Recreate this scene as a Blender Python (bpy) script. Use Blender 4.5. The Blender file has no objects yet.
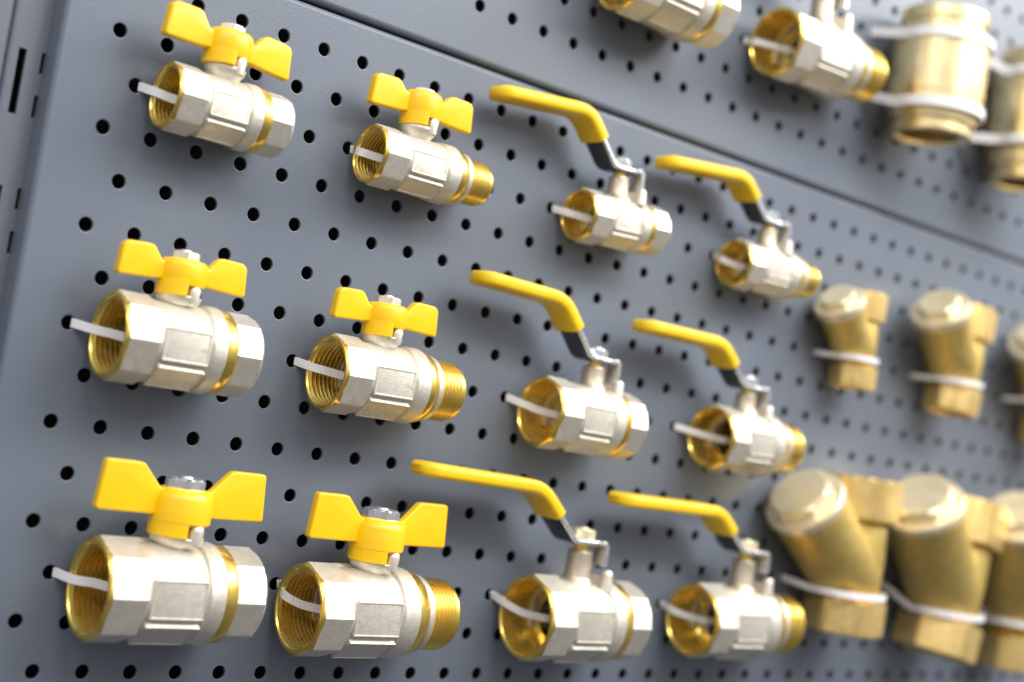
# Brass ball valves, strainers and check valves tied to a grey shop pegboard.
# All geometry is written in board millimetres: X along the board, Y up, Z out of the board.
import bpy, math, random
from math import sin, cos, pi, radians as R, hypot
random.seed(7)
S = 0.001
sc = bpy.context.scene
C = sc.collection

def W(p):                       # board millimetres -> world metres (board stands upright, faces -Y)
    return (p[0]*S, -p[2]*S, p[1]*S)

# ------------------------------------------------------------------ materials
def new_mat(name):
    m = bpy.data.materials.new(name); m.use_nodes = True
    nt = m.node_tree; b = nt.nodes['Principled BSDF']
    return m, nt, b
def noise(nt, scale, detail=3, rough=.55, coord='Object'):
    tc = nt.nodes.new('ShaderNodeTexCoord')
    n = nt.nodes.new('ShaderNodeTexNoise'); n.inputs['Scale'].default_value = scale
    n.inputs['Detail'].default_value = detail; n.inputs['Roughness'].default_value = rough
    nt.links.new(tc.outputs[coord], n.inputs['Vector']); return n
def ramp(nt, src, stops):
    r = nt.nodes.new('ShaderNodeValToRGB')
    e = r.color_ramp.elements
    while len(e) < len(stops): e.new(.5)
    for k, (p, c) in enumerate(stops):
        e[k].position = p; e[k].color = (*c, 1) if len(c) == 3 else c
    nt.links.new(src, r.inputs['Fac']); return r
def bump(nt, b, src, strength, dist):
    u = nt.nodes.new('ShaderNodeBump'); u.inputs['Strength'].default_value = strength
    u.inputs['Distance'].default_value = dist
    nt.links.new(src, u.inputs['Height']); nt.links.new(u.outputs['Normal'], b.inputs['Normal'])
def metal(name, c1, c2, rough, scale, bscale, bstr, bdist=.0002, metallic=1.0, rvar=.1):
    m, nt, b = new_mat(name)
    n = noise(nt, scale, 4)
    r = ramp(nt, n.outputs['Fac'], [(.35, c1), (.68, c2)])
    nt.links.new(r.outputs['Color'], b.inputs['Base Color'])
    b.inputs['Metallic'].default_value = metallic
    n2 = noise(nt, scale*2.3, 3)
    rr = ramp(nt, n2.outputs['Fac'], [(.3, (rough-rvar,)*3), (.7, (rough+rvar,)*3)])
    nt.links.new(rr.outputs['Color'], b.inputs['Roughness'])
    if bstr:
        n3 = noise(nt, bscale, 2); bump(nt, b, n3.outputs['Fac'], bstr, bdist)
    return m
M = {}
M['nickel'] = metal('satin_nickel', (.72,.665,.555), (.80,.76,.67), .48, 260, 1300, .5, .00025, .70, .07)
M['nickel_smooth'] = metal('machined_nickel', (.745,.695,.59), (.80,.76,.67), .44, 180, 1100, .2, .0002, .74, .06)
M['neck'] = metal('dull_nickel_neck', (.50,.42,.31), (.60,.52,.40), .42, 200, 1300, .4, .00025, .72, .07)
M['brass'] = metal('machined_brass', (.95,.645,.13), (1.0,.72,.18), .27, 60, 600, .04, .0002, .95, .05)
M['bore'] = metal('threaded_brass', (.98,.71,.17), (1.0,.77,.23), .26, 60, 600, .0, .0002, .93, .04)
M['brass_cast'] = metal('cast_brass', (.78,.56,.155), (.89,.67,.225), .43, 120, 1100, .8, .0005, .82)
M['brass_hex'] = metal('brushed_brass', (.80,.56,.20), (.88,.65,.27), .42, 80, 900, .2, .0002, .75)
M['brass_pale'] = metal('pale_brass_cap', (.88,.76,.49), (.95,.85,.61), .42, 60, 1200, .3, .0003, .65)
M['brass_check'] = metal('turned_brass', (.92,.75,.41), (.94,.78,.45), .30, 30, 700, .05, .0002, 1, .03)
M['chrome'] = metal('zinc_steel', (.74,.75,.77), (.84,.85,.87), .27, 90, 800, .08, .0002, .9, .06)
M['ball'] = metal('chromed_ball', (.42,.42,.44), (.52,.52,.54), .15, 140, 800, 0, .0002, 1, .05)
M['steel_dark_reflection'] = metal('lever_dark_reflection', (.035,.04,.055), (.06,.065,.085), .38, 140, 800, .1, .0002, .3)  # lever underside: reflection of the dark floor painted into the steel colour

def plastic(name, c1, c2, rough, coat=0, scale=60, bstr=.12):
    m, nt, b = new_mat(name)
    n = noise(nt, scale, 3)
    r = ramp(nt, n.outputs['Fac'], [(.3, c1), (.7, c2)])
    nt.links.new(r.outputs['Color'], b.inputs['Base Color'])
    n2 = noise(nt, scale*3, 3)
    rr = ramp(nt, n2.outputs['Fac'], [(.3, (rough-.06,)*3), (.7, (rough+.08,)*3)])
    nt.links.new(rr.outputs['Color'], b.inputs['Roughness'])
    b.inputs['Coat Weight'].default_value = coat; b.inputs['Coat Roughness'].default_value = .12
    n3 = noise(nt, 420, 2); bump(nt, b, n3.outputs['Fac'], bstr, .0004)
    return m
M['yellow'] = plastic('yellow_enamel', (.95,.56,.003), (.98,.60,.004), .34, .25)
M['sleeve'] = plastic('yellow_vinyl', (.90,.56,.005), (.94,.61,.010), .38, .1)
M['ptfe'] = plastic('white_seat', (.55,.53,.48), (.62,.60,.55), .5)
M['cavity'] = plastic('dark_cavity', (.010,.010,.012), (.016,.016,.018), .8)
M['hole_shade'] = plastic('hole_shade_black', (.012,.012,.014), (.02,.02,.024), .9)

def panel_mat(name, c1, c2):
    m, nt, b = new_mat(name)
    n = noise(nt, 5, 4)
    r = ramp(nt, n.outputs['Fac'], [(.3, c1), (.7, c2)])
    nt.links.new(r.outputs['Color'], b.inputs['Base Color'])
    n2 = noise(nt, 22, 4)
    rr = ramp(nt, n2.outputs['Fac'], [(.3, (.31,)*3), (.7, (.38,)*3)])
    nt.links.new(rr.outputs['Color'], b.inputs['Roughness'])
    tc = nt.nodes.new('ShaderNodeTexCoord'); mp = nt.nodes.new('ShaderNodeMapping')
    mp.inputs['Rotation'].default_value = (0, .5, 0); mp.inputs['Scale'].default_value = (18, 60, 240)
    ns = nt.nodes.new('ShaderNodeTexNoise'); ns.inputs['Scale'].default_value = 1; ns.inputs['Detail'].default_value = 2
    nt.links.new(tc.outputs['Object'], mp.inputs['Vector']); nt.links.new(mp.outputs['Vector'], ns.inputs['Vector'])
    sr = ramp(nt, ns.outputs['Fac'], [(.66, (0,0,0)), (.76, (.12,.12,.12))])
    mx = nt.nodes.new('ShaderNodeMix'); mx.data_type = 'RGBA'
    nt.links.new(sr.outputs['Color'], mx.inputs['Factor']); nt.links.new(r.outputs['Color'], mx.inputs[6])
    mx.inputs[7].default_value = (.30,.32,.35,1); nt.links.new(mx.outputs[2], b.inputs['Base Color'])
    n3 = noise(nt, 650, 2); bump(nt, b, n3.outputs['Fac'], .16, .0006)
    return m
M['panel'] = panel_mat('grey_powder_coat', (.146,.170,.212), (.158,.183,.227))
M['post'] = panel_mat('grey_post_paint', (.145,.16,.195), (.158,.174,.21))

def tie_mat():
    m, nt, b = new_mat('white_nylon')
    uv = nt.nodes.new('ShaderNodeUVMap')
    w = nt.nodes.new('ShaderNodeTexWave'); w.bands_direction = 'X'; w.inputs['Scale'].default_value = 40
    nt.links.new(uv.outputs['UV'], w.inputs['Vector'])
    bump(nt, b, w.outputs['Color'], .5, .0003)
    b.inputs['Base Color'].default_value = (.94,.92,.93,1); b.inputs['Roughness'].default_value = .36
    b.inputs['Subsurface Weight'].default_value = .2
    b.inputs['Subsurface Radius'].default_value = (.002,.002,.002)
    return m
M['tie'] = tie_mat()

# ------------------------------------------------------------------ mesh helpers
class MB:
    def __init__(s): s.v = []; s.f = []; s.m = []; s.uv = None
    def add(s, vs, fs, mi=0):
        o = len(s.v); s.v += [tuple(p) for p in vs]
        s.f += [tuple(i+o for i in f) for f in fs]; s.m += [mi]*len(fs)
    def build(s, name, mats, parent=None, sharp=32, bevel=0):
        me = bpy.data.meshes.new(name)
        me.from_pydata([W(p) for p in s.v], [], s.f)
        for k in (mats if isinstance(mats, (list, tuple)) else [mats]): me.materials.append(M[k])
        me.polygons.foreach_set('material_index', s.m)
        me.polygons.foreach_set('use_smooth', [True]*len(s.f))
        me.update(); me.validate()
        me.set_sharp_from_angle(angle=R(sharp))
        o = bpy.data.objects.new(name, me); C.objects.link(o)
        if parent: o.parent = parent
        if bevel:
            b = o.modifiers.new('soft_edges', 'BEVEL'); b.width = bevel*S; b.segments = 2
            b.limit_method = 'ANGLE'; b.angle_limit = R(35)
        return o
def frame(axis, o=(0,0,0), roll=0):
    """returns f(t, r, a): point at distance t along the axis, radius r, angle a"""
    L = math.sqrt(sum(k*k for k in axis)); d = [k/L for k in axis]
    ref = (0,1,0) if abs(d[1]) < .9 else (0,0,1)
    u = [ref[1]*d[2]-ref[2]*d[1], ref[2]*d[0]-ref[0]*d[2], ref[0]*d[1]-ref[1]*d[0]]
    l = math.sqrt(sum(k*k for k in u)); u = [k/l for k in u]
    w = [d[1]*u[2]-d[2]*u[1], d[2]*u[0]-d[0]*u[2], d[0]*u[1]-d[1]*u[0]]
    def f(t, r, a):
        a += roll
        return tuple(o[k]+d[k]*t+r*(cos(a)*u[k]+sin(a)*w[k]) for k in range(3))
    return f
def poly_r(n, soft=0, off=0):
    """radius factor of a regular n-gon with unit apothem (soft > 0 rounds its corners to that reach)"""
    def g(a):
        k = (a-off) % (2*pi/n) - pi/n
        r = 1/cos(k)
        return min(r, soft) if soft else r
    return g
def lathe(mb, prof, seg, axis, o=(0,0,0), shape=None, closed=(False, False), mats=None, roll=0):
    """prof: list of (t, r) or (t, r, k), k = 0 round .. 1 shaped"""
    f = frame(axis, o, roll); vs = []; n = seg
    for q in prof:
        t, r = q[0], q[1]; k = q[2] if len(q) > 2 else (1 if shape else 0)
        for i in range(n):
            a = 2*pi*i/n
            rr = r*(1 + k*(shape(a)-1)) if (shape and k) else r
            vs.append(f(t, rr, a))
    base = len(mb.v); mb.v += vs
    for j in range(len(prof)-1):
        for i in range(n):
            i2 = (i+1) % n
            mb.f.append((base+j*n+i, base+j*n+i2, base+(j+1)*n+i2, base+(j+1)*n+i))
            mb.m.append(mats[j] if mats else 0)
    if closed[0]: mb.f.append(tuple(base+i for i in reversed(range(n)))); mb.m.append(mats[0] if mats else 0)
    if closed[1]:
        b2 = base+(len(prof)-1)*n
        mb.f.append(tuple(b2+i for i in range(n))); mb.m.append(mats[-1] if mats else 0)
def prism(mb, outline, z0, z1, fn, mi=0, inset=0):
    """extrude a 2D outline (counter-clockwise) from z0 to z1; fn maps (u, v, z) to board mm"""
    n = len(outline)
    vs = [fn(u, v, z0) for u, v in outline]+[fn(u, v, z1) for u, v in outline]
    fs = [(i, (i+1) % n, n+(i+1) % n, n+i) for i in range(n)]
    fs += [tuple(reversed(range(n))), tuple(range(n, 2*n))]
    mb.add(vs, fs, mi)
def round_poly(pts, r, k=4):
    """round the corners of a polygon"""
    out = []; n = len(pts)
    for i in range(n):
        p0, p, p1 = pts[i-1], pts[i], pts[(i+1) % n]
        rr = r[i] if isinstance(r, (list, tuple)) else r
        d0 = (p0[0]-p[0], p0[1]-p[1]); d1 = (p1[0]-p[0], p1[1]-p[1])
        l0, l1 = hypot(*d0), hypot(*d1); q = min(rr, l0*.45, l1*.45)
        a = (p[0]+d0[0]/l0*q, p[1]+d0[1]/l0*q); b = (p[0]+d1[0]/l1*q, p[1]+d1[1]/l1*q)
        for j in range(k+1):
            t = j/k
            out.append(((1-t)**2*a[0]+2*t*(1-t)*p[0]+t*t*b[0], (1-t)**2*a[1]+2*t*(1-t)*p[1]+t*t*b[1]))
    return out
def pillow(mb, outline, z0, z1, e, fn, mi=0):
    """prism with rounded front and back edges (edge radius e)"""
    n = len(outline); cx = sum(p[0] for p in outline)/n; cy = sum(p[1] for p in outline)/n
    nor = []
    for i in range(n):
        a, b = outline[i-1], outline[(i+1) % n]
        dx, dy = b[0]-a[0], b[1]-a[1]; l = hypot(dx, dy) or 1
        nor.append((dy/l, -dx/l))
    rings = []
    K = 4
    rings = [(z0+e*(1-cos(pi/2*j/K)), e*(1-sin(pi/2*j/K))) for j in range(K+1)]
    rings += [(z1-e*(1-cos(pi/2*j/K)), e*(1-sin(pi/2*j/K))) for j in reversed(range(K+1))]
    vs = []
    for z, ins in rings:
        for p, m in zip(outline, nor): vs.append(fn(p[0]-m[0]*ins, p[1]-m[1]*ins, z))
    fs = []
    for j in range(len(rings)-1):
        for i in range(n): fs.append((j*n+i, j*n+(i+1) % n, (j+1)*n+(i+1) % n, (j+1)*n+i))
    fs.append(tuple(reversed(range(n)))); b = (len(rings)-1)*n; fs.append(tuple(b+i for i in range(n)))
    mb.add(vs, fs, mi)
def ribbon(path, w, t, up, name, mat, parent=None):
    """flat strap of width w, thickness t, along path; up = width direction"""
    pts = catmull(path, 7); n = len(pts); mb = MB(); vs = []; dist = [0]
    for i in range(1, n): dist.append(dist[-1]+math.dist(pts[i], pts[i-1]))
    for i, p in enumerate(pts):
        a, b = pts[max(0, i-1)], pts[min(n-1, i+1)]
        d = norm(sub(b, a)); s = norm(cross(d, up)); u = cross(s, d)
        for (cu, cs) in ((-1,-.7),(-.93,-1),(.93,-1),(1,-.7),(1,.7),(.93,1),(-.93,1),(-1,.7)):
            vs.append(tuple(p[k]+u[k]*cu*w/2+s[k]*cs*t/2 for k in range(3)))
    fs = []
    for i in range(n-1):
        for k in range(8): fs.append((i*8+k, i*8+(k+1) % 8, i*8+8+(k+1) % 8, i*8+8+k))
    fs += [tuple(reversed(range(8))), tuple(range((n-1)*8, n*8))]
    mb.add(vs, fs)
    o = mb.build(name, mat, parent, 28)
    uvl = o.data.uv_layers.new(name='UVMap')
    for poly in o.data.polygons:
        for li in poly.loop_indices:
            vi = o.data.loops[li].vertex_index
            uvl.data[li].uv = (dist[vi//8]*.001*6, (vi % 8)/8)
    return o
def sub(a, b): return tuple(x-y for x, y in zip(a, b))
def cross(a, b): return (a[1]*b[2]-a[2]*b[1], a[2]*b[0]-a[0]*b[2], a[0]*b[1]-a[1]*b[0])
def norm(a):
    l = math.sqrt(sum(k*k for k in a)) or 1; return tuple(k/l for k in a)
def catmull(P, k):
    out = []
    for i in range(len(P)-1):
        p0, p1, p2, p3 = P[max(0,i-1)], P[i], P[i+1], P[min(len(P)-1,i+2)]
        for j in range(k):
            t = j/k
            out.append(tuple(.5*(2*p1[c]+(p2[c]-p0[c])*t+(2*p0[c]-5*p1[c]+4*p2[c]-p3[c])*t*t+(3*p1[c]-p0[c]-3*p2[c]+p3[c])*t**3) for c in range(3)))
    out.append(tuple(P[-1])); return out

def tag(o, label=None, cat=None, group=None, kind=None):
    if label: o['label'] = label
    if cat: o['category'] = cat
    if group: o['group'] = group
    if kind: o['kind'] = kind
    return o
def thing(name, at, label, cat, group=None):
    o = bpy.data.objects.new(name, None); o.empty_display_size = .01; C.objects.link(o)
    o.location = W(at); tag(o, label, cat, group); return o

# ------------------------------------------------------------------ pegboard panels
PX, PY, HR = 25.0, 23.66, 3.55
def peg_panel(name, x0, x1, y0, y1, first_row, rows, row_y, offs, ncol, label, lip=3.0, depth=16):
    """perforated sheet: brick-like cells with a punched hole in each, then folded lips all round"""
    mb = MB(); N = 24; hx, hy = PX/2, PY/2
    ang = [2*pi*i/N for i in range(N)]
    def cell(cx, cy):
        rim = [(-hx,-hy),(0,-hy),(hx,-hy),(hx,hy),(0,hy),(-hx,hy)]
        # outer points at the same angles, on the rectangle
        out = []
        for a in ang:
            c, s = cos(a), sin(a); k = min(hx/abs(c) if abs(c) > 1e-6 else 1e9, hy/abs(s) if abs(s) > 1e-6 else 1e9)
            out.append((c*k, s*k))
        # snap the nearest ring point to each rectangle corner
        for cxr, cyr in ((-hx,-hy),(hx,-hy),(hx,hy),(-hx,hy)):
            j = min(range(N), key=lambda i: hypot(out[i][0]-cxr, out[i][1]-cyr)); out[j] = (cxr, cyr)
        vs = [(cx+p[0], cy+p[1], 0) for p in out]
        for r, z in ((HR+.45, 0), (HR+.12, -.12), (HR, -.45), (HR, -1.5)):
            vs += [(cx+r*cos(a), cy+r*sin(a), z) for a in ang]
        fs = []
        for k in range(4):
            for i in range(N):
                i2 = (i+1) % N; fs.append((k*N+i, k*N+i2, (k+1)*N+i2, (k+1)*N+i))
        mb.add(vs, fs)
    for r in range(rows):
        cy = row_y+r*PY; o = offs[r % 2]
        for c in range(ncol): cell(o+c*PX, cy)
        # plain rests left and right of the row
        xa, xb = o-hx, o+(ncol-1)*PX+hx
        for a, b in ((x0+lip, xa), (xb, x1-lip)):
            mb.add([(a,cy-hy,0),(b,cy-hy,0),(b,cy+hy,0),(a,cy+hy,0)], [(0,1,2,3)])
    ya, yb = row_y-hy, row_y+(rows-1)*PY+hy
    for a, b in ((y0+lip, ya), (yb, y1-lip)):
        mb.add([(x0+lip,a,0),(x1-lip,a,0),(x1-lip,b,0),(x0+lip,b,0)], [(0,1,2,3)])
    # folded lip: rounded rectangle rings
    rings = []
    for k in range(11):
        t = pi/2*k/10; rings.append((lip*(1-sin(t)), -lip*(1-cos(t))))
    rings.append((0, -depth))
    vs = []
    for ins, z in rings:
        vs += [(x0+ins,y0+ins,z),(x1-ins,y0+ins,z),(x1-ins,y1-ins,z),(x0+ins,y1-ins,z)]
    fs = []
    for k in range(len(rings)-1):
        for i in range(4): fs.append((k*4+i, (k+1)*4+i, (k+1)*4+(i+1) % 4, k*4+(i+1) % 4))
    mb.add(vs, fs)
    t = thing(name, (0,0,0), label, 'pegboard', 'perforated pegboard panels')
    mb.build('perforated_sheet', 'panel', t, 13)
    return t
peg_panel('pegboard_panel', -40.6, 1200, -130, 352.3, 0, 19, 331.24-18*PY, (0, -12.5), 47,
          'large grey perforated pegboard panel below the diagonal seam, carrying most valves')
peg_panel('pegboard_panel', -40.6, 1200, 354.2, 640, 0, 9, 385.7, (-2.8, -15.3), 47,
          'grey perforated pegboard panel above the diagonal seam, carrying the topmost valves')
# backing sheet coloured near black, standing in for shade behind the holes
mb = MB(); mb.add([(-200,-200,-45),(1250,-200,-45),(1250,700,-45),(-200,700,-45)], [(0,1,2,3)])
tag(mb.build('hole_shade_sheet', 'hole_shade'), kind='structure')

# slotted upright left of the panels
def post():
    ox = -50
    t = thing('shelf_upright', (ox,0,0), 'grey slotted metal upright along the left side of the pegboard', 'shelf upright')
    mb = MB(); z = -13; x0, x1 = -58.8, -40.7
    def quad(*p): mb.add([(q[0]-ox, q[1], q[2]) for q in p], [(0,1,2,3)])
    def rect(a, b, c, d): quad((a,c,z),(b,c,z),(b,d,z),(a,d,z))
    slots1 = [(257.5+k*65, 288.5+k*65) for k in range(-7, 7)]
    slots2 = []
    for k in range(-7, 7): slots2 += [(258+k*65, 268.5+k*65), (279+k*65, 289+k*65)]
    def column(xa, xb, sa, sb, slots):
        y = -250
        rect(xa, sa, -250, 700)
        if xb > sb: rect(sb, xb, -250, 700)
        for a, b in sorted(slots):
            if a < y: continue
            rect(sa, sb, y, a); y = b
            for (p, q) in (((sa,a),(sb,a)),((sb,a),(sb,b)),((sb,b),(sa,b)),((sa,b),(sa,a))):
                quad((p[0],p[1],z),(q[0],q[1],z),(q[0],q[1],z-2),(p[0],p[1],z-2))
        rect(sa, sb, y, 700)
    column(x0+2, -45, -53.6, -49.8, slots1)
    column(-45, x1, -42.6, x1-.01, slots2)
    pr = [(x0+2,z),(x0+1,z-.3),(x0+.3,z-1),(x0,z-2),(x0,z-30)]
    for (a, za), (b, zb) in zip(pr, pr[1:]):
        quad((a,-250,za),(a,700,za),(b,700,zb),(b,-250,zb))
    mb.build('slotted_face', 'post', t, 50)
    return t
post()
# edge of the neighbouring bay
mb = MB(); pr = [(-59.4,-40),(-59.4,-14),(-59.8,-12.4),(-61,-11.6),(-63,-11.4),(-190,-11.4)]
for (a, za), (b, zb) in zip(pr, pr[1:]):
    mb.add([(a,-250,za),(b,-250,zb),(b,700,zb),(a,700,za)], [(0,1,2,3)])
o = mb.build('metal_panel', 'post', None, 50)
tag(o, 'plain grey metal panel edge left of the slotted upright, at the far left', 'metal panel')

# ------------------------------------------------------------------ ball valves
OCT = poly_r(8, 1.0775, R(0))
def ball_valve(key, front, D, L, kind, handle, sx, label, **kw):
    """front = centre of the open end; D bore face diameter; L length; sx = stem distance from the open end"""
    t = thing('ball_valve', front, label, 'ball valve',
              'ball valves with yellow wing handles' if handle != 'lever' else 'ball valves with yellow levers')
    tilt = kw.get('tilt', 0); t.rotation_euler = (0, -R(tilt), 0)      # slight sag of the axis in the board plane
    D0 = D; D = D*.93; Ra = D/2*1.04; Rb = D/2*.955
    X = (1,0,0)
    LF = L if kind == 'FF' else L*.89
    xo = LF*.235; xm = LF*.60; xf = LF*.715; xr = LF*.80
    if kind == 'MF': xo, xm, xf, xr = L*.205, L*.54, L*.66, L*.755
    # body: octagon, round middle, flange
    b = MB()
    lathe(b, [(0,Rb,0),(0,Ra*.985,0),(.9,Ra*1.02,0),(1.8,Ra,1)], 96, X, shape=OCT, mats=[1,1,1], roll=R(0))
    lathe(b, [(1.8,Ra,1),(xo-1.2,Ra,1),(xo-.2,Ra*.995,1),(xo+.8,Ra*.985,.4),(xo+2.2,Ra*.985,0),(xm-.8,Ra*1.01,0),(xm-.2,Ra*1.0,0),(xm+.3,Ra*.985,0),(xm+.8,Ra*1.03,0),(xm+1.4,Ra*1.06,0),(xf-1,Ra*1.075,0),(xf-.2,Ra*1.065,0),(xf,Ra*.97,0)], 96, X, shape=OCT)
    # raised rectangular pads cast on the middle
    def pad(ang, w, h, d):
        xc = (xo+xm)/2+.8; c, s = cos(R(ang)), sin(R(ang))
        def fn(u, v, z): return (xc+u, v*c+z*s, -v*s+z*c)
        o_ = round_poly([(-w/2,-h/2),(w/2,-h/2),(w/2,h/2),(-w/2,h/2)], 1.6, 3)
        pillow(b, o_, d-6, d, .7, fn)
        for (u0,u1,v0,v1) in ((-w/2+.3,w/2-.3,h/2-1.3,h/2-.3),(-w/2+.3,w/2-.3,-h/2+.3,-h/2+1.3),(-w/2+.3,-w/2+1.3,-h/2+1.3,h/2-1.3),(w/2-1.3,w/2-.3,-h/2+1.3,h/2-1.3)):
            pillow(b, [(u0,v0),(u1,v0),(u1,v1),(u0,v1)], d-1, d+.28, .25, fn)
    wpad = (xm-xo)-2.2
    for a in (0, -53, 127, 180):
        pad(a, wpad, Ra*.82, Ra*1.003)
    b.build('body', ['nickel','brass'], t, 28)
    # bore with its thread, seat and ball
    b = MB(); pr = [(0,Rb)]; pit = 2.6 if D0 > 36 else 2.1; dep = LF*.30
    x = .9; pr.append((.9, Rb*.97)); th = kw.get('thread', .07)
    while x < dep:
        pr += [(x+pit*.22, Rb*.97), (x+pit*.52, Rb*(.97-th)), (x+pit*.62, Rb*(.97-th)), (x+pit*.92, Rb*.97)]; x += pit
    pr += [(dep+pit, Rb*.86), (dep+pit+.3, Rb*.70)]
    lathe(b, pr, 96, X)
    b.build('threaded_bore', 'bore', t, 30)
    x = dep+pit+.3
    b = MB(); lathe(b, [(x,Rb*.74),(x+.05,Rb*.62),(x+1.5,Rb*.60),(x+2.5,Rb*.60)], 48, X); b.build('seat_ring', 'ptfe', t)
    b = MB(); rb = Rb*.86; cx_ = sx; pr = []
    hole = Rb*.55; a0 = math.asin(hole/rb)
    for k in range(13):
        a = a0+(pi-2*a0)*k/12; pr.append((cx_-rb*cos(a), rb*sin(a)))
    pr = [(cx_+rb*cos(a0), hole)]+[(cx_-rb*cos(a0), hole)]+pr
    lathe(b, pr, 48, X); b.build('ball', 'ball', t, 40)
    # brass ring between body and cap
    b = MB()
    if kind == 'FF':
        lathe(b, [(xf-.3,Ra*.9),(xf-.3,Ra*1.03),(xf+.5,Ra*1.05),(xr-1,Ra*1.035),(xr,Ra*1.0),(xr,Ra*.7)], 96, X)
        b.build('seal_ring', 'brass', t, 40)
        b = MB(); Rc = Ra*.96
        lathe(b, [(xr-.3,Rc*.8,0),(xr-.3,Rc*.985,1),(xr+.7,Rc,1),(L-1.8,Rc,1)], 96, X, shape=OCT)
        lathe(b, [(L-1.8,Rc,1),(L-.8,Rc*1.015,0),(L,Rc*.98,0),(L,Rb*.94,0)], 96, X, shape=OCT)
        pr = [(L,Rb*.94)]; x = L-1
        while x > L-LF*.2:
            pr += [(x,Rb*.9),(x-1.1,Rb*.85)]; x -= 2.2
        pr += [(x,Rb*.6),(x-4,Rb*.58)]
        lathe(b, pr, 64, X, mats=[1]*(len(pr)-1))
        b.build('end_cap', ['nickel_smooth','brass'], t, 16)
    else:
        Rt = Ra*.86 if D0 > 36 else Ra*.80
        lathe(b, [(xf-.3,Ra*.9),(xf-.3,Ra*1.03),(xf+.5,Ra*1.05),(xr-3.0,Ra*1.0),(xr-1.2,Ra*.93),(xr-.4,Ra*.90)], 96, X)
        b.build('seal_ring', 'brass', t, 40)
        b = MB(); xs = xr+L*.035
        lathe(b, [(xr-.6,Rt*.8),(xr-.6,Ra*.93),(xr+.4,Ra*.945),(xs-.8,Ra*.93),(xs,Rt*1.0),(xs,Rt*.93)], 96, X)
        b.build('collar', 'nickel_smooth', t, 40)
        b = MB(); pr = [(xs-.2,Rt*.93)]; x = xs+.8; p2 = 2.31 if D0 > 36 else 1.9
        while x+p2 < L-1:
            pr += [(x,Rt*.93),(x+p2*.38,Rt*.995),(x+p2*.55,Rt*.995),(x+p2*.92,Rt*.93)]; x += p2
        pr += [(L-1.1,Rt*.94),(L,Rt*.90),(L,Rt*.72),(L-2,Rt*.70),(L-22,Rt*.66),(L-23,Rb*.55)]
        lathe(b, pr, 72, X); b.build('threaded_end', 'brass', t, 40)
    # stem neck with its stop lug
    Y = (0,1,0); neck = kw['neck']; rn = kw['rn']
    def lever_neck():
        o = b.build('stem_neck', ['neck','nickel'], t, 35); 
        for p in o.data.polygons:          # the stop lug keeps the bright plating of the body
            if p.center.x/S-sx > rn*1.02: p.material_index = 1
        return o
    b = MB()
    lathe(b, [(Ra*.75,rn*.8),(Ra*.94,rn*.95),(neck-5.5,rn*1.12),(neck-3.5,rn*1.32),(neck-1.6,rn*1.38),(neck-1.2,rn*1.36)] if handle != 'lever' else [(Ra*.75,rn*1.5),(Ra*.96,rn*1.35),(Ra*1.04,rn*1.15),(Ra*1.12,rn*1.03),(neck-.8,rn)], 48, Y, (sx,0,0))
    lathe(b, [(neck-1.21,rn*1.35 if handle != 'lever' else rn*1.005),(neck-.2,rn*.96),(neck,rn*.85),(neck,rn*.3)], 48, Y, (sx,0,0))
    lx, lz, lr, lt = kw['lug']
    lb = Ra*.8 if handle == 'lever' else max(Ra*.9, neck-4.5)
    lathe(b, [(lb,lr*(1.25 if handle == 'lever' else .8)),(lt-lr*.9,lr),(lt-lr*.4,lr*.9),(lt-lr*.1,lr*.6),(lt,.01)], 24, Y, (sx+lx,0,lz))
    prw = round_poly([(0,-lr*.8),(lx,-lr*.8),(lx,lr*.8),(0,lr*.8)], .3, 2)
    ang = math.atan2(lz, lx); ll = hypot(lx, lz)
    def wb(u, v, z): return (sx+u*cos(ang)-v*sin(ang), z, u*sin(ang)+v*cos(ang))
    prism(b, [(0,-lr*.8),(0,lr*.8),(ll,lr*.8),(ll,-lr*.8)], lb, lt-lr*1.1, wb)
    b.build('stem_neck', 'nickel', t, 35) if handle != 'lever' else lever_neck()
    b = MB()
    rs = rn*.62
    hy = kw['hy']       # height where the handle sits
    lathe(b, [(neck-1,rs),(hy,rs)], 24, Y, (sx,0,0)); b.build('stem', 'brass', t)
    nt_ = kw['nut']     # nut: across-flats radius, base, top
    b = MB(); hexr = poly_r(6)
    lathe(b, [(nt_[1],nt_[0]*.6,0),(nt_[1],nt_[0],1),(nt_[2]-.9,nt_[0],1),(nt_[2]-.2,nt_[0]*1.0,0),(nt_[2],nt_[0]*.9,0),(nt_[2],nt_[0]*.55,0),(nt_[2]-.6,nt_[0]*.5,0),(nt_[2]+.6,nt_[0]*.42,0),(nt_[2]+.9,nt_[0]*.36,0)], 48, Y, (sx,0,0), shape=hexr, closed=(False, True), roll=R(12))
    b.build('handle_nut', kw.get('nutmat', 'chrome'), t, 14)
    if handle == 'lever': lever(t, sx, kw)
    else: wing(t, sx, kw, handle)
    return t

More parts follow.
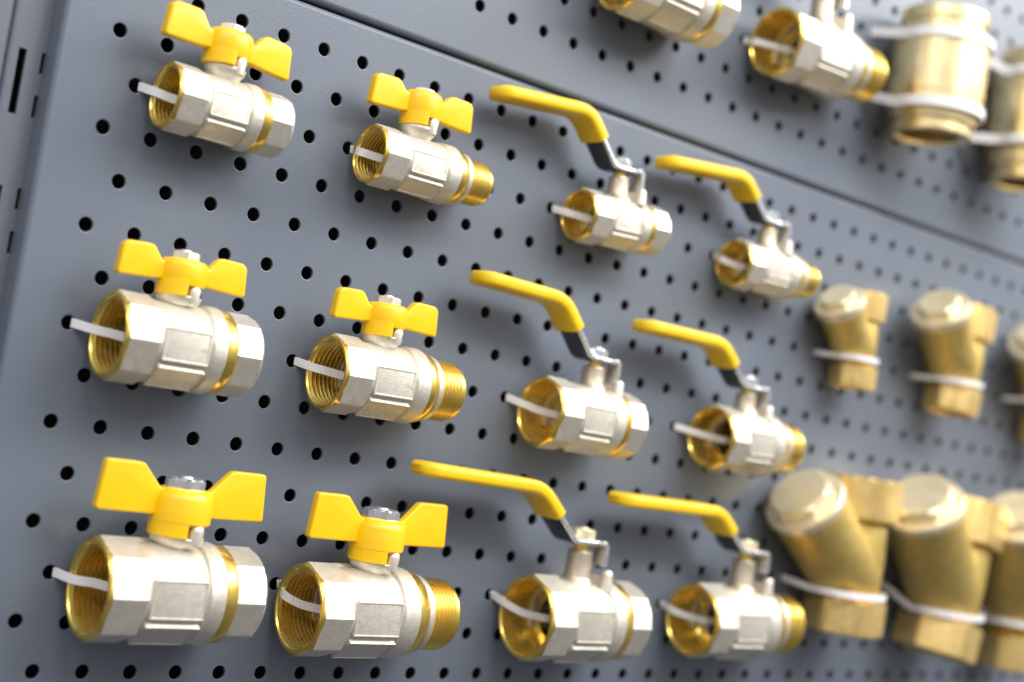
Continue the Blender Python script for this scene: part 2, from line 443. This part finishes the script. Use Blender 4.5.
def wing(t, sx, kw, style):
    """butterfly handle: two plates on a hub with a stop skirt"""
    b = MB(); hs, y0, y1, yh, ys, hr = kw['wing']     # half span, wing bottom, wing top, hub top, skirt bottom, hub radius
    tw = kw.get('twist', 0); rl = kw.get('roll', 0); th = 2.7 if style == 'wing_large' else 3.0
    def fn(u, v, z):
        vm = (y0+y1)/2; u2 = u*cos(R(rl))-(v-vm)*sin(R(rl)); v2 = u*sin(R(rl))+(v-vm)*cos(R(rl))+vm
        return (sx+u2*cos(R(tw))+z*sin(R(tw)), v2, z*cos(R(tw))-u2*sin(R(tw)))
    for sgn in (-1, 1):
        if style == 'wing_large':
            P = [(hr*.55,yh-hr*.75),(hr*.55,yh-1.0),(hs*.30,yh-.8),(hs*.52,y1-.5),(hs*.58,y1),(hs*.955,y1),(hs,y0),(hr*.9,y0-.3)]
            rad = [0,0,1.2,2.0,1.5,2.0,2.0,1]
        else:
            P = [(hr*.5,y0+2),(hr*.5,yh-1.5),(hs*.36,yh-2.6),(hs*.50,y1-.8),(hs*.56,y1),(hs*.90,y1-.4),(hs*.97,y1-2.5),(hs,y0-.6),(hs*.42,y0+.5)]
            rad = [0,0,1.5,2,1.5,1.8,1.8,1.8,2]
        P = [(u*sgn, v) for u, v in P]
        if sgn < 0: P = P[::-1]; rad = rad[::-1]
        P = P[::-1]; rad = rad[::-1]
        a = sum(P[i-1][0]*P[i][1]-P[i][0]*P[i-1][1] for i in range(len(P)))
        if a < 0: P = P[::-1]; rad = rad[::-1]
        pillow(b, round_poly(P, rad, 4), -th, th, 1.2, fn)
    # hub: squat round boss
    f = frame((0,1,0), (0,0,0))
    def hub(prof, seg=56, a0=0, a1=2*pi):
        full = a1-a0 > 6.2; n = seg; vs = []; m = n if full else n+1
        for (yy, r) in prof:
            for i in range(m):
                a = a0+(a1-a0)*i/n; vs.append(fn(r*sin(a), yy, r*cos(a)))
        fs = []
        for j in range(len(prof)-1):
            for i in range(n):
                i2 = (i+1) % m if full else i+1
                fs.append((j*m+i, j*m+i2, (j+1)*m+i2, (j+1)*m+i))
        if not full:
            fs.append(tuple(j*m for j in range(len(prof)))[::-1]); fs.append(tuple(j*m+n for j in range(len(prof))))
        b.add(vs, fs)
    if style == 'wing_large':
        hub([(y0-3.5,hr*.55),(y0-3.5,hr*1.0),(y0-2.5,hr*1.06),(yh-5,hr*1.06),(yh-2.2,hr*.98),(yh-.7,hr*.84),(yh,hr*.66),(yh,hr*.2)])
    else:
        hub([(y0-.5,hr*.55),(y0-.5,hr*1.0),(y0+.5,hr*1.04),(yh-2.8,hr*1.04),(yh-1.2,hr*.98),(yh-.3,hr*.88),(yh,hr*.74),(yh,hr*.2)])
    # skirt: part of a tube hanging on the viewer's left
    a0, a1 = R(-130), R(-8)
    hub([(y0-1,hr*.80),(ys+.6,hr*.80),(ys,hr*.84),(ys,hr*1.0),(ys+.6,hr*1.045),(y0+2.5,hr*1.045),(y0+2.5,hr*.8)], 30, a0, a1)
    o = b.build('wing_handle', 'yellow', t, 38)

def lever(t, sx, kw):
    """bent flat steel lever: plate over the stem, cranked up, then along; vinyl sleeve over the outer part"""
    lt, ly, bx, by, hy, w = kw['lever']; bx -= 3   # tip x, tip y, bend x, bend y, plate height, width
    th = 3.0
    def strip(path, w0, w1, tk, name, mat, parent, cap=False, mats=None, under=None):
        pts = catmull2(path); n = len(pts); mb = MB(); vs = []
        for i, p in enumerate(pts):
            a, c = pts[max(0,i-1)], pts[min(n-1,i+1)]
            dx, dy = c[0]-a[0], c[1]-a[1]; l = hypot(dx, dy); nx, ny = -dy/l, dx/l
            f = i/(n-1); ww = w0(f) if callable(w0) else w0; tt = tk(f) if callable(tk) else tk
            e = min(tt*.47, tt*.3)
            for (cu, cv) in ((-ww/2,-tt/2+e),(-ww/2+e*.3,-tt/2+e*.3),(-ww/2+e,-tt/2),(ww/2-e,-tt/2),(ww/2-e*.3,-tt/2+e*.3),(ww/2,-tt/2+e),(ww/2,tt/2-e),(ww/2-e*.3,tt/2-e*.3),(ww/2-e,tt/2),(-ww/2+e,tt/2),(-ww/2+e*.3,tt/2-e*.3),(-ww/2,tt/2-e)):
                vs.append((sx+p[0]+nx*cv, p[1]+ny*cv, cu))
        fs = []; m = 12
        for i in range(n-1):
            for k in range(m): fs.append((i*m+k, i*m+(k+1) % m, (i+1)*m+(k+1) % m, (i+1)*m+k))
        fs += [tuple(reversed(range(m))), tuple(range((n-1)*m, n*m))]
        mb.add(vs, fs)
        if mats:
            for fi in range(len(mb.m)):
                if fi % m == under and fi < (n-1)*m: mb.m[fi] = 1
        return mb.build(name, mats or mat, parent, 45)
    def catmull2(path):
        out = []
        for p, q in zip(path, path[1:]):
            n = max(1, int(math.dist(p, q)/2.5))
            out += [tuple(p[k]+(q[k]-p[k])*j/n for k in (0,1)) for j in range(n)]
        return out+[path[-1]]
    def bent(P, r):       # polyline with rounded bends
        out = [P[0]]
        for i in range(1, len(P)-1):
            p0, p, p1 = P[i-1], P[i], P[i+1]
            l0, l1 = math.dist(p0, p), math.dist(p1, p); q = min(r if i == 1 else r*.45, l0*.45, l1*.45)
            a = tuple(p[k]+(p0[k]-p[k])/l0*q for k in (0,1)); c = tuple(p[k]+(p1[k]-p[k])/l1*q for k in (0,1))
            for j in range(5):
                u = j/4; out.append(tuple((1-u)**2*a[k]+2*u*(1-u)*p[k]+u*u*c[k] for k in (0,1)))
        out.append(P[-1]); return out
    foot = kw.get('foot', (-8, hy)); foot = (foot[0]-3.5, foot[1])
    g_ = 8/hypot(bx-lt, by-ly)
    path = [(lt+(bx-lt)*g_, ly+(by-ly)*g_), (bx, by), foot, (9.5, hy)]
    P = bent(path, 9)
    r = kw['nut'][0]
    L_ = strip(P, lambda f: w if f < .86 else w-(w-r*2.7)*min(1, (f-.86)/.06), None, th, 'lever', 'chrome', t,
               mats=['chrome','steel_dark_reflection'], under=2)
    # stop tab folded down on the far side of the stem
    mb = MB(); tw = w*.42
    pts = bent([(6.0, hy+.3), (10.4, hy), (10.8, hy-13)], 5.5)
    vs = []; n = len(pts)
    for i, p in enumerate(pts):
        a, c = pts[max(0,i-1)], pts[min(n-1,i+1)]; dx, dy = c[0]-a[0], c[1]-a[1]; l = hypot(dx, dy)
        nx, ny = -dy/l*th/2, dx/l*th/2
        for z in (tw*.1, tw*1.45): vs += [(sx+p[0]-nx, p[1]-ny, z), (sx+p[0]+nx, p[1]+ny, z)]
    fs = []
    for i in range(n-1):
        q = i*4; fs += [(q,q+2,q+6,q+4),(q+1,q+5,q+7,q+3),(q,q+4,q+5,q+1),(q+2,q+3,q+7,q+6)]
    fs += [(0,1,3,2), ((n-1)*4,(n-1)*4+2,(n-1)*4+3,(n-1)*4+1)]
    mb.add(vs, fs); mb.build('stop_tab', 'chrome', t, 40, .5)
    # sleeve: from the tip, over the bend, about 45 % down the crank
    k = kw.get('cover', .5); e = (bx+(foot[0]-bx)*k, by+(foot[1]-by)*k)
    sp = bent([(lt, ly), (bx, by), e], 9)
    def sw(f): return (w+3.2)*(1-max(0, (.09-f)/.09)**2*.6)
    def stt(f): return (th+kw.get('fat', 4.9))*(1-max(0, (.05-f)/.05)**2*.55)
    strip(sp, sw, None, stt, 'grip_sleeve', 'sleeve', L_)

def tie_through(front, D, L, hole, label, exit_=None, sag=0):
    D *= .93; x, y, z = front; r = D/2*.955*.91
    hx, hyy = hole
    zi = z-r+2.4
    z1 = max(zi-.3, (x+1-hx-2.4)*.9); k = D/48
    path = [(hx+12, hyy, -6), (hx+6, hyy, -4), (hx+2.7, hyy, -1.6), (hx+2.9, hyy, .2), (x+1.0, y*.4+hyy*.6-.4, z1), (x+9*k, y+.6, z1+6.5*k), (x+17*k, y-.4, z1+13*k), (x+26*k, y-.5, z-1)]
    path += [(x+L*.65, y, z), (x+L*.9, y, zi+r*.3), (x+L+1, y, zi), (x+L+8, y, 1), (x+L+9, y, -8)]
    o = ribbon(path, 4.4, 1.1, (0,1,0), 'cable_tie', 'tie')
    tag(o, label, 'cable tie', 'white cable ties holding the fittings')
    return o

# sizes: rows get larger towards the bottom
big = dict(neck=28.5, rn=9.6, lug=(4.0,11.2,3.7,34.6), hy=37, nut=(8.8,50.3,55.4))
mid = dict(neck=25.0, rn=8.0, lug=(3.2,9.2,3.0,29.0), hy=31, nut=(6.3,40.6,45.2), nutmat='nickel_smooth')
sml = dict(neck=22, rn=7.6, lug=(3.2,9.0,3.0,26.6), hy=27, nut=(6.0,38.0,42.2), nutmat='nickel_smooth')
wb_ = (45,37.0,61.0,50.6,27.2,14.0); wm = (34.0,29.3,45.6,41.3,23.3,11.2); ws = (37.0,26.2,43.6,38.9,20.8,11.2)
def valve_and_tie(key, front, D, L, kind, handle, sx, label, hole, tlabel, **kw):
    ball_valve(key, front, D, L, kind, handle, sx, label, **kw)
    tie_through(front, D, L, hole, tlabel, sag=kw.get('sag', 0))
H_ = lambda i, j: (12.5*i, PY*j)
valve_and_tie('r3c1', (6.8,45.5,27.6), 48, 83.5, 'FF', 'wing_large', 40.8,
   'nickel ball valve with flat yellow wing handle and octagonal outlet at the bottom left', H_(0,2),
   'white cable tie through the bottom left wing-handled valve with octagonal far end', wing=wb_, **big)
valve_and_tie('r3c2', (123.5,39.6,27.0), 47.2, 94.5, 'MF', 'wing_large', 43.0,
   'nickel ball valve with flat yellow wing handle and brass male thread, bottom row', H_(10,2),
   'white cable tie through the bottom wing-handled valve with brass male thread', wing=wb_, **big)
valve_and_tie('r2c1', (-3.4,163.0,24), 41.4, 73, 'FF', 'wing_small', 32.4,
   'nickel ball valve with yellow wing handle and octagonal outlet, leftmost in the middle row', H_(-1,7),
   'white cable tie through the leftmost valve of the middle row', wing=wm, **mid)
valve_and_tie('r2c2', (118.7,162.5,23.4), 40, 83, 'MF', 'wing_small', 31.8,
   'nickel ball valve with yellow wing handle and brass male thread, middle row', H_(9,7),
   'white cable tie through the second valve of the middle row, with brass male thread', wing=wm, **mid)
valve_and_tie('r1c1', (6.2,279.9,19.4), 32.6, 63.8, 'FF', 'wing_small', 28.8,
   'small nickel ball valve with yellow wing handle and octagonal outlet at the top left', H_(0,12),
   'white cable tie through the small top left wing-handled valve', wing=ws, roll=-1.6, twist=6, **sml)
valve_and_tie('r1c2', (126,280.7,19), 32.2, 77.5, 'MF', 'wing_small', 28.6,
   'small nickel ball valve with yellow wing handle and brass thread below the diagonal seam', H_(10,12),
   'white cable tie through the small wing-handled valve with brass male thread', wing=(34.5,26.5,43.4,40.4,21.0,10.6), **sml)
lv3 = dict(neck=42, rn=7.8, lug=(14.0,11.5,3.4,32.5), hy=48, nut=(6.4,49.2,55.0), thread=.02)
lv2 = dict(neck=32.5, rn=7.0, lug=(12.5,10.5,3.0,26.5), hy=37, nut=(5.8,38.6,43.6), thread=.02)
lv1 = dict(neck=28, rn=6.5, lug=(11.5,9.5,2.8,22.5), hy=33, nut=(5.6,34.2,39.2), thread=.02)
valve_and_tie('r3c3', (280,40,28.4), 49.4, 85, 'FF', 'lever', 37.0,
   'large nickel ball valve with yellow lever and octagonal outlet, bottom row', H_(22,2),
   'white cable tie through the bottom lever valve with octagonal far end', lever=(-134,79.5,-43,77,47.5,20), foot=(-10,47.5), **{**lv3, 'nutmat':'brass_pale'})
valve_and_tie('r3c4', (427,42.3,27.4), 47.4, 98, 'MF', 'lever', 45.0,
   'large nickel ball valve with yellow lever and brass male thread, bottom row', H_(34,2),
   'white cable tie through the bottom lever valve with brass male thread', lever=(-133,73,-38,72.5,48,20), foot=(-9,48), **{**lv3, 'nutmat':'brass_pale'})
valve_and_tie('r2c3', (269.5,160.8,24), 41.3, 74, 'FF', 'lever', 39.0,
   'nickel ball valve with yellow lever and octagonal outlet, third in the middle row', H_(21,7),
   'white cable tie through the middle row lever valve with octagonal far end', lever=(-103,68.0,-37,67.0,37,18), tilt=-.8, **lv2)
valve_and_tie('r2c4', (422,162.4,24.2), 41.6, 81.5, 'MF', 'lever', 30.5,
   'nickel ball valve with yellow lever and brass male thread, fourth in the middle row', H_(33,7),
   'white cable tie through the middle row lever valve with brass male thread', lever=(-112,62.5,-36,61.5,36.5,18), tilt=.6, **lv2)
valve_and_tie('r1c3', (280,281,19.2), 32, 66.5, 'FF', 'lever', 30.5,
   'small nickel ball valve with yellow lever and octagonal outlet just under the diagonal seam', H_(22,12),
   'white cable tie through the small lever valve with octagonal far end', lever=(-106,57.5,-34,61,32.5,17), tilt=2.5, **lv1)
valve_and_tie('r1c4', (424.5,279.3,19.2), 32.2, 80.5, 'MF', 'lever', 31.0,
   'small nickel ball valve with yellow lever and brass thread just under the diagonal seam', H_(34,12),
   'white cable tie through the small lever valve with brass male thread', lever=(-112,51.5,-35,56.5,32.5,17), tilt=1.5, **lv1)
uh = lambda i, j: (-2.8+12.5*i, 385.7+PY*j)
valve_and_tie('t1', (277,428,27), 46.5, 85, 'FF', 'lever', 37.0,
   'nickel ball valve with octagonal outlet on the upper panel, cut by the top edge', uh(22,2),
   'white cable tie through the valve cut off by the top edge', lever=(-134,79.5,-43,77,47.5,20), **lv3)
valve_and_tie('t2', (424.1,430,26.6), 46.4, 103, 'MF', 'lever', 45.0,
   'nickel ball valve with brass male thread on the upper panel, beside the brass check valves', uh(34,2),
   'white cable tie through the upper panel valve with brass male thread', lever=(-133,73,-38,72.5,48,20), tilt=2.5, **lv3)

# ------------------------------------------------------------------ Y strainers
HEX = poly_r(6, 1.115)
def strainer(base, top, rh, d, q, rb, rc, y_join, label, tie_y, holes, tlabel, pale=True, big=True, lean=0):
    """base = bottom centre; top = height of the run; rh = hex apothem; d = branch direction; q = branch length"""
    t = thing('y_strainer', base, label, 'strainer', 'brass Y strainers tied to the pegboard')
    t.rotation_euler = (0, R(lean), 0)
    c_, s_ = cos(R(lean)), sin(R(lean)); d = (d[0]*c_-d[1]*s_, d[0]*s_+d[1]*c_, d[2])
    b = MB(); Y = (0,1,0); h = top; hh = rh*(.95 if big else 1.12)
    rn = rh*.86
    # run: bottom hex, barrel, top hex
    lathe(b, [(hh,rn,0),(hh+1.5,rn*1.0,0),(h*.32,rn*1.02,0),(h*.5,rn*1.04,0),(h*.7,rn*.98,0),(h-hh*1.2-3,rn*.86,0),(h-hh*1.2,rn*.92,0)], 48, Y)
    dn = norm(d); j0 = (0, y_join, 0)
    o = (0, y_join, 0)
    lathe(b, [(-rb*.62,.1,0),(-rb*.58,rb*.42,0),(-rb*.42,rb*.72,0),(-rb*.15,rb*.90,0),(rb*.1,rb*.97,0),(q*.55,rb,0),(q-9,rb*1.03,0),(q-8,rb*1.06,0),(q-7.2,rb*1.0,0)], 56, dn, o)
    b.build('body', 'brass_cast', t, 30)
    for (ya, yb, nm) in ((0, hh, 'hex_end'), (h-hh*1.2, h, 'hex_end')):
        b = MB()
        lathe(b, [(ya+(1.5 if ya == 0 else 0),rh*.82 if ya == 0 else rn*.85,0),(ya,rh*.84,0),(ya,rh*.99,0),(ya+1.2,rh*1.0,1),(yb-1.2,rh*1.0,1),(yb,rh*1.0,0),(yb,rh*.84 if ya else rn*.9,0)], 72, Y, shape=HEX, roll=R(8))
        # threaded hole in the free end
        e = 0 if ya == 0 else h; s = 1 if ya == 0 else -1; pr = [(e, rh*.84)]; x = 1
        while x < hh*.9: pr += [(e+s*x, rh*.79),(e+s*(x+1.1), rh*.73)]; x += 2.3
        pr += [(e+s*(hh*.95), .1)]
        lathe(b, pr, 48, Y, mats=[0]*(len(pr)-1))
        b.build(nm, 'brass_hex', t, 14)
    b = MB()
    lathe(b, [(q-7,rc*.9,0),(q-7,rc*.985,0),(q-6.2,rc,0),(q-1.4,rc,0),(q-.3,rc*.975,0),(q,rc*.93,0),(q,rc*.5,0)], 72, dn, o)
    hr = rc*(.72 if big else .64)
    lathe(b, [(q-.5,hr,1),(q+rc*.25,hr,1),(q+rc*.30,hr*1.0,0),(q+rc*.315,hr*.94,0),(q+rc*.305,hr*.7,0),(q+rc*.305,hr*.2,0)], 72, dn, o, shape=HEX, closed=(False, True), roll=R(20))
    b.build('screw_cap', 'brass_pale' if pale else 'brass_hex', t, 14)
    # strap round the barrel
    x, y, z = base; r = max(rh*1.03, rb+.9)
    (hx0, hy0), (hx1, hy1) = holes
    fb = frame(d, (0, y_join, 0)); cl = []
    for i in range(40):
        t_ = -rb*.1+(q*.8)*i/39
        for k in range(72):
            p = fb(t_, rb*1.02, 2*pi*k/72)
            px_ = p[0]*c_+p[1]*s_; py_ = -p[0]*s_+p[1]*c_
            if abs(py_+y-tie_y) < 3.5: cl.append((px_, p[2]))
    ox = (tie_y-y)*s_
    path = [(hx0, hy0, -8), (hx0+.5, hy0, 1.5)]
    K = 12
    for k in range(K+1):
        a = R(192-k*(192+20)/K); u = (cos(a), sin(a))
        need = rh*1.02
        for p in cl: need = max(need, min((p[0]-ox)*u[0]+p[1]*u[1], rb*1.3))
        path.append((x+ox+need*1.02*u[0], tie_y+(hy0-tie_y)*.10*max(0,-u[0]), z+(need+.8)*u[1]))
    path = [p for p in path if p[2] > -9]
    path += [(hx1-.5, hy1, 2), (hx1, hy1, -8)]
    o = ribbon(path, 4.6 if big else 3.8, 1.3, (0,1,0), 'cable_tie', 'tie')
    tag(o, tlabel, 'cable tie', 'white cable ties holding the fittings')
    return t
def dirn(tilt, phi):
    a, p = R(tilt), R(phi); return (-sin(a)*cos(p), cos(a), sin(a)*sin(p))
strainer((589,39,29), 113, 26.5, dirn(51,0), 84, 26.5, 29, 38, 'largest leaning brass Y strainer with dull cap, left end of the bottom strainer row', 68, ((550,70.9),(637.5,47.3)),
         'white cable tie round the leftmost bottom strainer', True)
strainer((709,25,31), 123, 29.5, dirn(43,10), 103, 28.5, 31, 40, 'brass Y strainer with bright cap, in the middle of the bottom strainer row', 58, ((675,70.9),(762.5,47.3)),
         'white cable tie round the middle bottom strainer', True, lean=11)
strainer((831,14,31), 128, 30, dirn(34,20), 106, 29, 32, 38, 'brass Y strainer partly cut off by the right edge, in the bottom strainer row', 52, ((800,70.9),(887.5,47.3)),
         'white cable tie round the bottom strainer at the right edge', True)
strainer((574,214.5,18), 71, 15.5, dirn(45,7), 50, 15.6, 18.3, 24, 'smallest brass Y strainer with pale hexagonal cap, left end of the upper strainer row', 236, ((550,236.6),(600,236.6)),
         'white cable tie round the smallest strainer', True, False)
strainer((698,212,23), 86, 19.5, dirn(46,10), 70, 19.5, 22.5, 28, 'brass Y strainer with pale hexagonal cap, second in the upper strainer row', 236.5, ((675,236.6),(737.5,236.6)),
         'white cable tie round the second strainer of the upper row', True, False, 6)
strainer((850,203,26), 100, 23, dirn(46,10), 77, 22.5, 26, 31, 'brass Y strainer barely visible at the right edge, in the upper strainer row', 238, ((812.5,236.6),(887.5,236.6)),
         'white cable tie round the upper row strainer at the right edge', True, False)

# ------------------------------------------------------------------ spring check valves
def check_valve(base, h, r, label, ties, n=''):
    t = thing('check_valve', base, label, 'check valve', 'brass spring check valves on the upper panel')
    Y = (0,1,0); b = MB()
    lathe(b, [(h*.22,r*.84),(h*.235,r*.97),(h*.25,r),(h*.30,r),(h*.305,r*.985),(h*.31,r),(h*.74,r),(h*.745,r*.985),(h*.75,r),(h*.80,r*.99),(h*.81,r*.93),(h*.815,r*.85)], 72, Y)
    b.build('body', 'brass_check', t, 30)
    octr = poly_r(8, 1.07)
    b = MB()
    pr = [(0,r*.72),(0,r*.83),(1.2,r*.86),(h*.05,r*.86),(h*.06,r*.82),(h*.10,r*.82),(h*.105,r*.9),(h*.215,r*.92),(h*.222,r*.84)]
    lathe(b, pr, 72, Y)
    pr = [(0,r*.72)]; x = 1
    while x < h*.18: pr += [(x,r*.68),(x+1.2,r*.63)]; x += 2.4
    pr += [(x,r*.4),(x+8,r*.38),(x+8,.1)]; lathe(b, pr, 48, Y)
    b.build('threaded_end', 'brass_check', t, 30)
    b = MB()
    lathe(b, [(h*.81,r*.8),(h*.815,r*.88),(h*.86,r*.88),(h*.865,r*.84),(h*.90,r*.84),(h*.905,r*.9),(h-1.2,r*.9),(h,r*.86),(h,r*.72),(h-3,r*.7),(h-12,r*.62),(h-13,.1)], 72, Y)
    b.build('top_ring', 'brass_check', t, 30)
    x, y, z = base
    for ty, (hx0, hy0), (hx1, hy1), lab in ties:
        rr = r*(1.04 if ty > y+h*.4 else 1.03)
        path = [(hx0, hy0, -8), (hx0+.5, hy0, 1.5)]
        for k in range(11):
            a = R(195-k*(195+15)/10); path.append((x+rr*cos(a), ty, z+rr*sin(a)))
        path += [(hx1-.5, hy1, 2), (hx1, hy1, -8)]
        o = ribbon(path, 7.2, 1.6, (0,1,0), 'cable_tie', 'tie'); tag(o, lab, 'cable tie', 'white cable ties holding the fittings')
    return t
check_valve((597,407,37), 93, 35.5, 'whole brass spring check valve held by two ties, near the top right corner',
    [(477, (559.7,480.3), (647.2,480.3), 'upper white cable tie round the whole brass check valve'),
     (426, (559.7,433), (647.2,433), 'lower white cable tie round the whole brass check valve')])
check_valve((737,403,40), 106, 38.5, 'brass spring check valve cut off by the right edge, near the top right corner',
    [(488, (684.7,504), (784.7,504), 'upper white cable tie round the check valve at the right edge'),
     (432, (684.7,433), (784.7,433), 'lower white cable tie round the check valve at the right edge')])

# ------------------------------------------------------------------ light: shop ceiling tubes, an added left fill and a bright room
w = bpy.data.worlds.new('World'); sc.world = w; w.use_nodes = True
nt = w.node_tree; bg = nt.nodes['Background']
tc = nt.nodes.new('ShaderNodeTexCoord'); sp = nt.nodes.new('ShaderNodeSeparateXYZ')
nt.links.new(tc.outputs['Generated'], sp.inputs[0])
mr = nt.nodes.new('ShaderNodeMapRange'); mr.inputs[1].default_value = -1; mr.inputs[2].default_value = 1
nt.links.new(sp.outputs['Z'], mr.inputs[0])
rp = ramp(nt, mr.outputs[0], [(.0,(.10,.10,.11)), (.40,(.20,.20,.21)), (.55,(.55,.55,.55)), (.75,(.85,.86,.88)), (1.0,(.95,.96,1.0))])
nt.links.new(rp.outputs['Color'], bg.inputs['Color']); bg.inputs['Strength'].default_value = .95
def area(name, loc, to, sx_, sy_, power, col=(1,1,1)):
    l = bpy.data.lights.new(name, 'AREA'); l.shape = 'RECTANGLE'; l.size = sx_; l.size_y = sy_; l.energy = power; l.color = col
    o = bpy.data.objects.new(name, l); C.objects.link(o); o.location = loc
    from mathutils import Vector
    o.rotation_euler = (Vector(to)-Vector(loc)).to_track_quat('-Z', 'Y').to_euler()
    return o
area('ceiling_or_fill_lamp', (1.05,-1.05,1.2), (.4,0,.2), 1.5, .75, 22.5, (1,.985,.965))
area('ceiling_or_fill_lamp', (.2,-1.5,1.75), (.3,0,.2), 1.8, .5, 28, (1,.985,.965))
area('ceiling_or_fill_lamp', (2.3,-.9,1.7), (.5,0,.2), .5, 1.2, 22, (1,.985,.965))

area('ceiling_or_fill_lamp', (-1.3,-.9,1.5), (.2,0,.15), 1.2, .3, 9, (1,.985,.965))  # fill lamp added at left to lighten the panel lip and bores

# ------------------------------------------------------------------ camera
from mathutils import Matrix
cam = bpy.data.cameras.new('Camera'); co = bpy.data.objects.new('Camera', cam); C.objects.link(co)
right = (0.74801, 0.15799, 0.64461); up = (-0.15446, 0.98602, -0.06244); back = (-0.64546, -0.05286, 0.76196)
def D_(v): return (v[0], -v[2], v[1])
m = Matrix((D_(right), D_(up), D_(back))).transposed().to_4x4()
m.translation = W((-287.233, 154.656, 647.148))
co.matrix_world = m
cam.sensor_width = 36; cam.lens = 1417.46*36/1024
cam.clip_start = .01; cam.clip_end = 50
cam.dof.use_dof = True; cam.dof.focus_distance = .735; cam.dof.aperture_fstop = 3.5; cam.dof.aperture_blades = 0
sc.camera = co
sc.view_settings.view_transform = 'Standard'; sc.view_settings.look = 'None'; sc.view_settings.exposure = 0; sc.view_settings.gamma = 1
